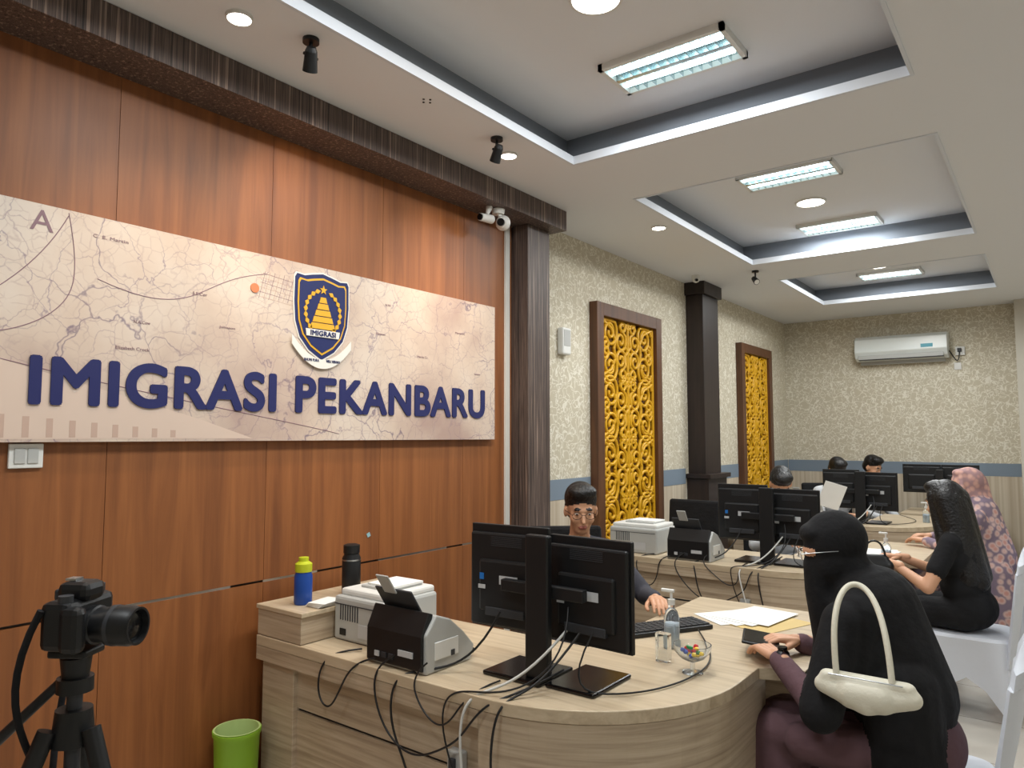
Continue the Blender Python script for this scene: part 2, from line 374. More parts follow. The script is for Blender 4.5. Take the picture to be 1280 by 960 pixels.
def shield(s,cy=2.088,cz=2.1):
    pts=[(0,.19),(.06,.178),(.10,.168),(.14,.172),(.15,.155),(.152,.05),(.145,-.04),(.12,-.11),(.07,-.165),(0,-.205)]
    P=[(cy+a*s,cz+b*s) for a,b in pts]+[(cy-a*s,cz+b*s) for a,b in reversed(pts[1:-1])]
    return P
flat('logo_white_edge',shield(1.04),SX,.004,white_l,sg); flat('logo_outer',shield(1.0),SX,.006,navy,sg); flat('logo_gold_edge',shield(.90),SX,.008,gold_l,sg); flat('logo_field',shield(.85),SX,.010,navy,sg)
cy,cz=2.088,2.11
for i,a in enumerate(range(-50,231,16)):
    if 72<a<108: continue
    aa=math.radians(a); c_=(cy+.096*math.cos(aa),cz+.1*math.sin(aa)); t=(-math.sin(aa),math.cos(aa)); nn=(math.cos(aa),math.sin(aa))
    flat('wreath_leaf_%d'%i,[(c_[0]+t[0]*.017,c_[1]+t[1]*.017),(c_[0]+nn[0]*.012,c_[1]+nn[1]*.012),(c_[0]-t[0]*.017,c_[1]-t[1]*.017),(c_[0]-nn[0]*.010,c_[1]-nn[1]*.010)],SX+.008,.005,gold_l,sg)
for k in range(5):
    w=.07-.012*k; z0=cz-.075+k*.03
    flat('tower_step_%d'%k,[(cy-w,z0),(cy+w,z0),(cy+w-.008,z0+.026),(cy-w+.008,z0+.026)],SX+.008,.005,gold_l,sg)
star=[(cy+(.022 if i%2==0 else .009)*math.sin(i*math.pi/5),cz+.105+(.022 if i%2==0 else .009)*math.cos(i*math.pi/5)) for i in range(10)]
flat('star',star,SX+.008,.005,gold_l,sg)
flat('name_plate',[(cy-.09,cz-.112),(cy+.09,cz-.112),(cy+.095,cz-.080),(cy-.095,cz-.080)],SX+.011,.004,white_l,sg)
text('plate_text','IMIGRASI',cy,cz-.107,.14,.022,SX+.016,navy,sg,ext=.001,bold=.001)
rb=[(cy-.165+.33*i/16,cz-.238+.10*((i-8)/8)**2) for i in range(17)]
flat('ribbon',[(a,b+.024) for a,b in rb]+[(a,b-.018) for a,b in reversed(rb)],SX+.009,.004,white_l,sg)
text('ribbon_text_a','BHUMI PURA',cy-.06,cz-.226,.08,.013,SX+.014,navy,sg,ext=.001); text('ribbon_text_b','WIRA WIBAWA',cy+.06,cz-.226,.08,.013,SX+.014,navy,sg,ext=.001)
lathe('map_pin_dot',[(.02,0),(.02,.004),(0,.004)],(SX,1.74,2.17),mat('orange_dot',(206,126,84),.5),sg,axis=(1,0,0))
mi_=mat('map_ink',(136,108,118),.6)
text('map_letter_a','A',.94,2.23,.07,.07,SX+.001,mi_,sg,ext=.0005)
for i,(s_,a,b,w_) in enumerate((('C. E. Martin',1.16,2.245,.12),('N.A.Cow',1.28,1.96,.06),('S.E.Cor',1.5,2.10,.06),('Elizabeth Crock',1.25,1.86,.12),('Johnson',1.62,1.98,.07),('N.W.',2.5,2.2,.04),('Harris Cr.',2.75,1.96,.08),('Martin H.',3.05,2.12,.08),('Lease',3.2,1.9,.05),('Hinson',2.45,2.05,.06))):
    text('map_label_%d'%i,s_,a,b,w_,.012,SX+.001,mi_,sg,ext=.0005)
def pl(pts,r=.0016): tube('map_line',[(SX,a,b) for a,b in pts],r,mi_,sg)
pl([(.82,2.02),(.95,2.14),(1.02,2.30)]); pl([(.82,1.80),(1.3,1.70),(1.9,1.62),(2.2,1.56)])
pl([(1.02,2.31),(1.06,2.12),(1.04,1.98),(.9,1.9),(.82,1.88)]); pl([(1.12,2.1),(1.3,2.04),(1.5,2.08),(1.62,2.2),(1.8,2.24)])
ph2=mat('sepia_light_print',(208,188,174),.6); ph3=mat('sepia_mid_print',(188,162,148),.6)
flat('photo_strip',[(.82,1.54),(1.75,1.54),(1.5,1.62),(.82,1.80)],SX,.0006,ph2,sg)
for i in range(9): flat('photo_building_%d'%i,[(.84+i*.07,1.545),(.86+i*.07,1.545),(.86+i*.07,1.62-i*.006),(.84+i*.07,1.62-i*.006)],SX+.0006,.0004,ph3,sg)
for i in range(8): flat('street_a_%d'%i,[(1.76+i*.024,2.13),(1.7615+i*.024,2.13),(1.7915+i*.024,2.25),(1.79+i*.024,2.25)],SX,.0006,ph3 if i%2 else mi_,sg)
for i in range(6): flat('street_b_%d'%i,[(1.75+i*.006,2.14+i*.02),(1.94+i*.006,2.12+i*.02),(1.94+i*.006,2.1215+i*.02),(1.75+i*.006,2.1415+i*.02)],SX,.0006,mi_ if i%2 else ph3,sg)
og=group('wall_light_switch',(-2.69,.93,1.48))
bx('plate',(-2.699,.885,1.445),(-2.688,.985,1.525),white_pl,og,.003); bx('rocker_1',(-2.69,.90,1.46),(-2.684,.932,1.51),gray_pl,og,.002); bx('rocker_2',(-2.69,.938,1.46),(-2.684,.970,1.51),gray_pl,og,.002)
box('wall_sticker',(-2.698,2.42,1.07),(.002,.02,.02),mat('sticker_cyan',(150,190,200),.4),None,rot=(.4,0,0))
cg2=group('security_camera',(-2.52,3.22,2.8))
cyl('mount',(-2.55,3.25,2.868),(-2.55,3.25,2.84),.04,.035,white_pl,cg2)
cyl('arm',(-2.55,3.25,2.85),(-2.53,3.27,2.80),.012,.012,white_pl,cg2)
lathe('ball',[(.0,-.045),(.03,-.035),(.045,0),(.03,.035),(0,.045)],(-2.53,3.27,2.79),white_pl,cg2,axis=(.4,-1,-.2))
cyl('lens',(-2.515,3.235,2.783),(-2.508,3.218,2.78),.022,.022,black_gl,cg2)
cyl('bullet',(-2.56,3.10,2.79),(-2.56,3.20,2.80),.022,.026,white_pl,cg2); cyl('bullet_lens',(-2.56,3.092,2.79),(-2.56,3.10,2.79),.018,.018,black_gl,cg2)
cyl('bullet_arm',(-2.56,3.16,2.82),(-2.56,3.18,2.868),.01,.02,white_pl,cg2)
g=group('security_camera',(-2.6,6.3,2.95)); cyl('mount',(-2.55,6.15,2.999),(-2.55,6.15,2.97),.035,.035,white_pl,g); lathe('dome',[(0,-.04),(.025,-.03),(.035,0)],(-2.55,6.15,2.97),white_pl,g); cyl('lens',(-2.54,6.13,2.955),(-2.52,6.1,2.945),.014,.012,black_gl,g)
g=group('wall_speaker',(XL,4.25,2.2)); bx('body',(XL+.001,4.2,2.12),(XL+.05,4.31,2.31),white_pl,g,.012); bx('grille',(XL+.045,4.215,2.18),(XL+.053,4.295,2.295),gray_pl,g,.003)
g=group('air_conditioner',(-1.42,YB-.1,2.6))
prof=[(0,0),(0,.29),(-.12,.29),(-.2,.25),(-.215,.1),(-.17,.03),(-.1,0)]
prism('body',prof,-1.9,-.94,YB-.001,2.44,mat('ac_white',(226,232,230),.3),g,.008)
bx('vent',(-1.86,YB-.19,2.448),(-.98,YB-.09,2.462),dk_gray,g); bx('flap',(-1.86,YB-.2,2.455),(-.98,YB-.195,2.5),gray_pl,g)
bx('label',(-1.2,YB-.218,2.56),(-1.08,YB-.2,2.6),mat('ac_label',(90,170,190),.4),g); bx('under_tray',(-1.86,YB-.07,2.40),(-.98,YB-.001,2.44),gray_pl,g)
g=group('wall_socket',(-.84,YB-.02,2.5)); bx('plate',(-.88,YB-.03,2.46),(-.79,YB-.001,2.56),white_pl,g,.004); bx('plug',(-.86,YB-.06,2.5),(-.82,YB-.03,2.54),black_pl,g,.004)
tube('cord',[(-.94,YB-.05,2.52),(-.9,YB-.04,2.46),(-.85,YB-.045,2.3),(-.84,YB-.045,2.5)],.006,black_pl,g)
g=group('wall_switch',(-.86,YB-.01,2.34)); bx('plate',(-.9,YB-.012,2.3),(-.83,YB-.001,2.38),white_pl,g,.003)
goldc=mat('gold_fretwork',(210,158,22),.4); backp=mat('fret_backing',(96,62,14),.6)
def fret(y0,y1,z0,z1):
    g=group('carved_decorative_panel',(XL+.03,(y0+y1)/2,z0)); f=.10; xd=XL+.07; XW=XL+.001
    bx('frame_left',(XW,y0,z0),(xd,y0+f,z1),frame_wood,g,.004); bx('frame_right',(XW,y1-f,z0),(xd,y1,z1),frame_wood,g,.004)
    bx('frame_top',(XW,y0+f,z1-f),(xd,y1-f,z1),frame_wood,g,.004); bx('frame_bottom',(XW,y0+f,z0),(xd,y1-f,z0+f),frame_wood,g,.004)
    bx('backing',(XW,y0+f,z0+f),(XL+.012,y1-f,z1-f),backp,g)
    ia,ib,ja,jb=y0+f,y1-f,z0+f,z1-f
    cu=bpy.data.curves.new('fretwork','CURVE'); cu.dimensions='3D'; cu.bevel_depth=.0145; cu.bevel_resolution=2; cu.use_fill_caps=True
    def sp(pts):
        s=cu.splines.new('POLY'); s.points.add(len(pts)-1)
        for p,(a,b) in zip(s.points,pts): p.co=(XL+.025,a,b,1)
    cyy=(ia+ib)/2; W=(ib-ia)/2; rows=5; rh=(jb-ja)/rows
    for r in range(rows):
        for sx in(-1,1):
            for sz in(-1,1):
                zc=ja+(r+.5)*rh
                def T(a,b): return (cyy+sx*a*W,zc+sz*b*rh/2)
                for (cxx,cz_,r0,turn,st_) in((.64,.56,.30,2.0,0.3),(.26,.32,.2,1.6,2.5),(.80,.12,.17,1.5,4.5),(.2,.82,.14,1.3,1.0)):
                    pts=[]
                    for i in range(26):
                        t=i/25; rr=r0*(1-t*.85); an=st_+turn*2*math.pi*t; pts.append(T(cxx+rr*math.cos(an),cz_*1+rr*math.sin(an)*W/(rh/2)))
                    sp([(min(max(a,ia+.01),ib-.01),min(max(b,ja+.01),jb-.01)) for a,b in pts])
                sp([T(.0,.0),T(.12,.18),T(.08,.5),T(.3,.8),T(.2,1)]); sp([T(.5,.0),T(.45,.3),T(.6,.7),T(.95,.95)]); sp([T(0,.75),T(.1,.85),T(0,1)])
    sp([(cyy,ja),(cyy,jb)]); 
    for a in(ia+.008,ib-.008): sp([(a,ja),(a,jb)])
    cu.materials.append(goldc); link(bpy.data.objects.new('fretwork',cu),g)
fret(4.64,5.74,.03,2.56); fret(7.74,8.78,.03,2.57)

# ---------- DESK MODULES
def desk(o,yend=3.5,ledge=True):
    g=group('reception_desk',(-1.5,2.4+o,0))
    arc=lambda r,z=0,n=16:[(-1.46+r*math.cos(math.radians(-90+90*i/n)),2.36+o+r*math.sin(math.radians(-90+90*i/n))) for i in range(n+1)]
    out=[(-2.62,1.76+o)]+arc(.6)+[(-.86,2.56+o),(-.72,2.62+o),(-.72,yend+o),(-1.46,yend+o),(-1.46,2.42+o),(-2.62,2.42+o)]
    slab('top',out,.71,.75,oak_top,g,.003)
    a1=arc(.595); a0=arc(.565); ol=a1+[(-.865,2.6+o),(-.895,2.6+o)]+list(reversed(a0))
    slab('curved_front',ol,0,.708,oak,g)
    bx('front_upper',(-2.40,1.80+o,.50),(-1.46,1.82+o,.709),oak,g); bx('front_lower',(-2.40,1.80+o,.0),(-1.46,1.82+o,.488),oak,g)
    bx('front_groove',(-2.40,1.81+o,.48),(-1.46,1.83+o,.505),dk_gray,g)
    bx('pedestal',(-2.60,1.78+o,0),(-2.40,2.4+o,.709),oak,g,.002)
    bx('top_rail',(-2.62,1.762+o,.655),(-1.46,1.80+o,.709),oak,g)
    if ledge:
        bx('ledge',(-2.62,1.765+o,.752),(-2.34,2.40+o,.855),oak,g,.003)
        bx('ledge_top',(-2.625,1.76+o,.855),(-2.33,2.41+o,.872),oak_top,g,.002)
    bx('end_panel',(-1.42,yend-.05+o,0),(-.78,yend-.02+o,.709),oak,g); bx('inner_panel',(-1.16,2.62+o,.1),(-1.13,yend-.05+o,.709),oak,g)
    bx('visitor_leg_panel',(-.895,2.6+o,0),(-.865,2.64+o,.709),oak,g)
def monitor(c,w,h,yaw,lab=True):
    g=group('computer_monitor',c); M=Matrix.Translation(c)@Matrix.Rotation(yaw,4,'Z')
    def b(n,a,s,m,bev=0): box(n,M@V(a),s,m,g,bev,rot=(0,0,yaw))
    b('bezel',(0,.012,0),(w,.018,h),black_pl,.003); b('screen',(0,.022,.005),(w-.025,.002,h-.03),black_gl)
    b('back_shell',(0,-.004,-.01),(w*.96,.022,h*.9),black_pl,.008); b('back_bulge',(0,-.014,-.03),(w*.7,.024,h*.5),black_pl,.01)
    for i in range(6): b('vent_%d'%i,(0,-.0155,h*.30+i*.006),(w*.4,.002,.0025),dk_gray)
    if lab:
        b('label',(w*.05,-.0265,-h*.02),(.075,.002,.03),sticker); b('label_blue',(-w*.3,-.0265,-.0),(.018,.002,.022),sticker_b); b('label_small',(-w*.3,-.0265,-h*.1),(.03,.002,.014),sticker)
    b('port_block',(0,-.02,-h*.33),(w*.5,.02,.03),dk_gray,.003)
def mon_set(o,dx=0):
    monitor((-1.56+dx,2.05+o,1.055),.32,.36,math.radians(4)); monitor((-1.245+dx,2.07+o,1.04),.32,.35,math.radians(-3))
    g=group('monitor_stand',(-1.38+dx,2.0+o,.75))
    bx('post',(-1.425+dx,1.96+o,.765),(-1.335+dx,1.99+o,1.225),black_pl,g,.006)
    bx('cross_arm',(-1.55+dx,1.99+o,1.02),(-1.22+dx,2.02+o,1.06),black_pl,g,.004)
    bx('base',(-1.58+dx,1.93+o,.7505),(-1.35+dx,2.14+o,.766),black_gl,g,.006); bx('base_b',(-1.34+dx,1.95+o,.7505),(-1.16+dx,2.20+o,.764),black_gl,g,.006)
def printer(x,y,yaw=0,w=.36):
    z=.7505; g=group('printer',(x,y,z)); M=Matrix.Translation((x,y,z))@Matrix.Rotation(yaw,4,'Z')
    def b(n,a,s,m,bev=0): box(n,M@V(a),s,m,g,bev,rot=(0,0,yaw))
    b('body',(0,0,.085),(w,.30,.17),gray_pl,.012); b('lid',(0,.01,.18),(w-.02,.27,.03),white_pl,.01); b('output_tray',(.01,.02,.199),(w*.6,.18,.012),gray_pl,.004)
    b('paper_sheets',(.02,.03,.208),(w*.55,.16,.008),paper)
    for i in range(8): b('vent_%d'%i,(-w*.35+i*.014,-.1505,.11),(.005,.003,.06),dk_gray)
    for i in range(8): b('side_vent_%d'%i,(-w/2-.0005,-.07+i*.014,.1),(.003,.005,.08),dk_gray)
    b('label',(.05,-.151,.05),(.09,.003,.05),sticker); b('panel_line',(0,-.151,.14),(w-.02,.002,.003),dk_gray); b('power_inlet',(-w*.3,-.151,.035),(.035,.003,.025),black_pl)
def scanner(x,y,w=.30):
    z=.7505; g=group('document_scanner',(x,y,z)); h=w/2
    prof=[(0,0),(.23,0),(.25,.05),(.19,.11),(.12,.165),(.05,.19),(.0,.13)]
    prism('body',prof,x-h,x+h,y,z,gray_pl,g,.006)
    prism('back_cover',[(-.012,.012),(.0,.01),(.045,.192),(.025,.2),(-.012,.125)],x-h+.01,x+h-.012,y,z,black_pl,g,.003)
    for i in range(3): box('cable_port_%d'%i,(x-.08+i*.035,y-.014,z+.04),(.022,.004,.018),sticker if i<1 else dk_gray,g)
    box('badge',(x+.06,y-.014,z+.06),(.07,.004,.02),sticker,g)
    box('feed_chute',(x-.02,y+.03,z+.225),(w*.62,.008,.10),dk_gray,g,.003,rot=(.6,0,0)); box('chute_extension',(x-.03,y-.02,z+.285),(.06,.006,.08),gray_pl,g,.002,rot=(.6,0,0))
    box('side_panel',(x+h+.001,y+.1,z+.07),(.004,.12,.06),white_pl,g,.002); box('front_lip',(x,y+.25,z+.02),(w-.04,.05,.02),black_pl,g,.004); box('side_button',(x+h+.003,y+.13,z+.05),(.004,.02,.02),dk_gray,g,.002)
def keyboard(x,y,yaw):
    g=group('keyboard',(x,y,.75)); box('base',(x,y,.76),(.42,.14,.018),black_pl,g,.004,rot=(0,0,yaw)); M=Matrix.Translation((x,y,.77))@Matrix.Rotation(yaw,4,'Z')
    for i in range(14):
        for j in range(5): box('key',M@V((-.19+i*.029,-.05+j*.025,.001)),(.024,.02,.008),dk_gray,g,rot=(0,0,yaw))
def sanitizer(x,y,z=.7505,h=.13):
    g=group('hand_sanitizer_bottle',(x,y,z))
    lathe('bottle',[(0,0),(.027,0),(.029,.01),(.029,h*.7),(.022,h*.85),(.012,h*.92),(.012,h)],(x,y,z),glass,g)
    lathe('gel',[(0,.004),(.025,.004),(.025,h*.5),(0,h*.5)],(x,y,z),mat('gel',(215,228,236),.3,trans=.6),g)
    box('label',(x,y,z+h*.45),(.043,.043,h*.3),mat('san_label',(206,220,232),.4),g,.01)
    cyl('collar',(x,y,z+h),(x,y,z+h+.02),.014,.014,white_pl,g,16); cyl('pump_stem',(x,y,z+h+.02),(x,y,z+h+.045),.005,.005,white_pl,g,10)
    bx('nozzle',(x-.04,y-.007,z+h+.045),(x+.012,y+.007,z+h+.057),white_pl,g,.003)
def office_chair(x,y,head):
    g=group('office_chair',(x,y,0)); M=Matrix.Translation((x,y,0))@Matrix.Rotation(head,4,'Z'); q=lambda a:M@V(a)
    box('seat',q((.02,0,.40)),(.46,.46,.06),blk_cloth,g,.02,rot=(0,0,head)); box('back',q((-.27,0,.8)),(.05,.42,.5),blk_cloth,g,.02,rot=(0,-.1,head))
    cyl('back_bar',q((-.15,0,.375)),q((-.29,0,.62)),.015,.015,black_pl,g,12)
    cyl('gas_post',q((0,0,.08)),q((0,0,.38)),.025,.025,black_pl,g,14)
    for i in range(5):
        a=i*2*math.pi/5; cyl('spoke_%d'%i,q((0,0,.1)),q((.26*math.cos(a),.26*math.sin(a),.07)),.02,.014,black_pl,g,10); cyl('wheel_%d'%i,q((.26*math.cos(a)-.01,.26*math.sin(a),.028)),q((.26*math.cos(a)+.012,.26*math.sin(a),.028)),.027,.027,black_pl,g,14)
def cables(o,dx):
    wc=mat('white_cable',(205,205,200),.5)
    sets=[([(-1.55,1.99,.95),(-1.6,1.93,.8),(-1.72,1.84,.757),(-1.8,1.775,.757),(-1.83,1.745,.70),(-1.82,1.74,.55),(-1.7,1.745,.42),(-1.66,1.745,.1)],.004,black_pl),
     ([(-1.30,2.02,.92),(-1.36,1.9,.80),(-1.45,1.80,.757),(-1.5,1.745,.74),(-1.52,1.73,.6),(-1.46,1.73,.35),(-1.45,1.735,.02)],.0045,wc),
     ([(-1.25,2.02,.92),(-1.30,1.9,.79),(-1.36,1.80,.757),(-1.38,1.74,.73),(-1.40,1.73,.5),(-1.33,1.745,.25),(-1.32,1.745,.02)],.004,black_pl),
     ([(-1.28,2.0,1.0),(-1.24,1.93,.9),(-1.30,1.86,.79),(-1.42,1.78,.757),(-1.55,1.76,.757),(-1.6,1.74,.70),(-1.58,1.74,.58),(-1.5,1.735,.45)],.003,black_pl),
     ([(-1.85,1.79,.80),(-1.9,1.77,.77),(-1.93,1.745,.72),(-1.86,1.74,.56),(-1.72,1.74,.50),(-1.6,1.74,.56),(-1.5,1.735,.62),(-1.42,1.74,.757),(-1.35,1.84,.757),(-1.3,2.0,.8)],.0035,black_pl),
     ([(-2.1,1.86,.76),(-2.15,1.80,.757),(-2.2,1.75,.74),(-2.22,1.745,.6),(-2.14,1.745,.55),(-2.08,1.745,.66),(-2.02,1.75,.757),(-1.95,1.79,.77)],.0035,black_pl),
     ([(-1.7,1.79,.80),(-1.74,1.76,.76),(-1.72,1.745,.7),(-1.62,1.742,.62),(-1.54,1.738,.66),(-1.5,1.76,.757),(-1.48,1.9,.757)],.003,black_pl),
     ([(-1.2,2.02,.93),(-1.26,1.92,.76),(-1.1,2.0,.757),(-1.0,2.2,.757),(-.98,2.5,.757),(-1.1,2.7,.757),(-1.2,2.85,.765)],.003,black_pl)]
    for pts,r,m in sets: tube('power_cable',[(a+dx*(1 if c>.7 else .3),b+o,c) for a,b,c in pts],r,m)
    g=group('power_adapter',(-1.56+dx,1.75+o,.52)); bx('brick',(-1.59,1.765+o,.49),(-1.53,1.798+o,.56),gray_pl,g,.006); bx('plug',(-1.57,1.75+o,.51),(-1.55,1.765+o,.54),dk_gray,g,.002)
for o,dx,ye,lg in ((0,0,3.5,True),(2.65,-.10,3.5,False),(5.3,-.09,3.02,False)):
    desk(o,ye,lg); mon_set(o,dx); cables(o,dx)
scanner(-1.86,1.80,.29); scanner(-1.93,4.45,.30); scanner(-1.95,7.1,.30)
printer(-2.185,2.06,0,.28); printer(-2.36,4.66,0,.36); printer(-2.36,7.3)
keyboard(-1.34,2.80,math.radians(60)); keyboard(-1.30,5.45,math.radians(60))
g=group('office_desk',(-1.0,8.95,0)); bx('top',(-1.35,8.55,.71),(-.5,9.25,.75),oak_top,g,.003); bx('front',(-1.33,8.57,0),(-.52,8.60,.709),oak,g); bx('side',(-.56,8.6,0),(-.52,9.23,.709),oak,g); bx('side_b',(-1.33,8.6,0),(-1.30,9.23,.709),oak,g)
monitor((-1.17,8.8,1.10),.36,.3,0,lab=False); monitor((-.82,8.82,1.10),.34,.3,0,lab=False)
g=group('monitor_stand',(-1.0,8.75,.75)); bx('post',(-1.03,8.72,.76),(-.96,8.75,1.2),black_pl,g,.004); bx('arm',(-1.1,8.75,1.05),(-.88,8.77,1.09),black_pl,g); bx('base',(-1.12,8.66,.7505),(-.86,8.85,.762),black_gl,g,.004)
g=group('blue_water_bottle',(-2.47,1.87,.873)); lathe('bottle',[(0,0),(.034,0),(.036,.008),(.036,.11),(.031,.125),(.031,.13)],(-2.47,1.87,.873),mat('blue_plastic',(28,70,150),.35),g)
lathe('cap',[(.033,.128),(.034,.135),(.034,.16),(.02,.17),(.02,.185),(0,.187)],(-2.47,1.87,.873),mat('lime_plastic',(190,200,40),.4),g); 
g=group('black_thermos',(-2.47,2.12,.873)); lathe('flask',[(0,0),(.038,0),(.04,.008),(.04,.15),(.032,.165),(.032,.17),(.035,.172),(.035,.205),(.02,.21),(0,.21)],(-2.47,2.12,.873),black_pl,g); lathe('band',[(.0405,.14),(.0405,.146)],(-2.47,2.12,.873),steel,g)
g=group('paper_stack',(-2.38,1.93,.873))
for i in range(6): box('sheet_%d'%i,(-2.385+i*.002,1.91,.875+i*.003),(.08,.12,.002),paper,g,rot=(0,0,.04*i))
g=group('sweet_bowl',(-1.02,2.37,.75)); lathe('glass_bowl',[(0,0),(.035,0),(.035,.004),(.008,.012),(.008,.035),(.04,.05),(.062,.075),(.064,.095),(.060,.095),(.057,.077),(.036,.054),(0,.045)],(-1.02,2.37,.7505),glass,g,32)
cols=[(200,40,50),(40,130,70),(230,190,40),(240,240,240),(40,80,170)]
for i in range(26):
    a=random.random()*6.28; r=random.random()*.036; z=.805+random.random()*.03
    lathe('sweet_%d'%i,[(0,-.008),(.007,-.005),(.009,0),(.007,.005),(0,.008)],(-1.02+r*math.cos(a),2.37+r*math.sin(a),z),mat('sweet%d'%(i%5),cols[i%5],.3),g,8)
sanitizer(-1.2,2.60,.7505,.16); 
g=group('acrylic_pen_holder',(-1.14,2.42,.75)); box('body',(-1.15,2.42,.802),(.05,.03,.1),glass,g,.003)
sanitizer(-.9,5.15); sanitizer(-1.0,7.7)
g=group('open_document',(-1.12,3.25,.75)); 
for i in range(4): box('page_%d'%i,(-1.17+i*.03,3.20+i*.02,.7525+i*.002),(.21,.297,.0015),paper,g,rot=(0,0,math.radians(-35+i*9)))
box('yellow_folder',(-1.03,3.18,.7515),(.24,.32,.001),mat('folder',(206,180,120),.7),g,rot=(0,0,math.radians(-20)))
g=group('open_document',(-1.1,5.3,.75)); box('page_2',(-1.0,5.55,.7525),(.21,.297,.002),paper,g,rot=(0,0,.2)); box('page_3',(-1.02,5.50,.755),(.21,.297,.002),paper,g,rot=(0,0,-.2))
g=group('green_waste_bin',(-2.57,1.655,0)); lathe('bin',[(0,.002),(.07,.002),(.084,.40),(.09,.41),(.09,.425),(.082,.425),(.068,.01)],(-2.575,1.655,0),mat('lime_green',(140,186,50),.45),g)
lathe('liner',[(.087,.428),(.080,.428),(.07,.35)],(-2.575,1.655,0),mat('liner_green',(190,214,140),.6),g)
# tripod + camera
KX,KY=-1.425,.59
tg=group('camera_tripod',(KX,KY,0)); ap=V((KX,KY,1.065))
for i,a in enumerate((20,140,260)):
    aa=math.radians(a); d=V((math.cos(aa),math.sin(aa),0)); top=ap+d*.04-V((0,0,.03)); ft=ap+d*.42; ft.z=.012
    cyl('leg_upper_%d'%i,top,top.lerp(ft,.5),.016,.015,black_pl,tg,14); cyl('leg_lower_%d'%i,top.lerp(ft,.45),ft,.011,.010,dk_gray,tg,12); cyl('leg_lock_%d'%i,top.lerp(ft,.48),top.lerp(ft,.53),.019,.019,black_pl,tg,14)
    cyl('brace_%d'%i,ap-V((0,0,.32)),top.lerp(ft,.3),.005,.005,dk_gray,tg,8); lathe('foot_%d'%i,[(0,-.012),(.016,-.01),(.014,.012),(0,.014)],ft,black_pl,tg)
cyl('centre_column',ap-V((0,0,.4)),ap+V((0,0,.06)),.013,.013,dk_gray,tg,14); cyl('collar',ap-V((0,0,.06)),ap+V((0,0,.0)),.036,.03,black_pl,tg); cyl('pan_base',ap+V((0,0,.03)),ap+V((0,0,.055)),.03,.03,black_pl,tg)
cyl('pan_head',ap+V((0,0,.055)),ap+V((0,0,.09)),.022,.026,black_pl,tg); box('quick_plate',ap+V((0,0,.1)),(.07,.06,.014),black_pl,tg,.004,rot=(0,0,.58)); cyl('pan_handle',ap+V((0,0,.07)),ap+V((-.12,-.1,-.08)),.008,.01,black_pl,tg,12)
kg=group('dslr_camera',(KX,KY,1.22)); yaw=math.atan2(.50,.86); M=Matrix.Translation((KX,KY,1.22))@Matrix.Rotation(yaw,4,'Z')
def kb(n,a,s,m,b=0,rr=(0,0,0)): box(n,M@V(a),s,m,kg,b,rot=(rr[0],rr[1],yaw+rr[2]))
kb('body',(0,0,0),(.055,.125,.085),black_pl,.012); kb('grip',(.03,-.052,-.005),(.04,.03,.08),black_pl,.012); kb('prism',(.005,.0,.052),(.06,.055,.035),black_pl,.012); kb('hot_shoe',(-.01,0,.072),(.02,.02,.004),steel)
kb('screen',(-.029,0,-.008),(.004,.07,.05),black_gl,.002); kb('eyecup',(-.032,0,.045),(.012,.03,.02),dk_gray,.004)
d=M.to_3x3()@V((1,0,0)); o_=M@V((.02,0,-.008))
lathe('lens',[(0,0),(.034,0),(.034,.02),(.031,.022),(.031,.045),(.035,.047),(.035,.085),(.033,.09),(.033,.098),(.029,.098),(.027,.085),(0,.08)],o_,black_pl,kg,36,axis=d)
lathe('lens_ring',[(.0355,.052),(.0358,.056),(.0355,.06)],o_,dk_gray,kg,36,axis=d); lathe('lens_glass',[(.026,.088),(.015,.092),(0,.093)],o_,black_gl,kg,24,axis=d); cyl('dial',M@V((0,.045,.04)),M@V((0,.045,.055)),.015,.015,dk_gray,kg)
cyl('shutter_dial',M@V((.01,-.045,.04)),M@V((.01,-.045,.052)),.012,.012,dk_gray,kg)
tube('strap',[M@V((-.02,.065,.03)),M@V((-.06,.09,.0)),M@V((-.08,.08,-.12)),M@V((-.07,.04,-.25)),M@V((-.05,.02,-.32)),M@V((-.06,-.04,-.22)),M@V((-.07,-.08,-.08)),M@V((-.02,-.065,.03))],.006,blk_cloth,kg)

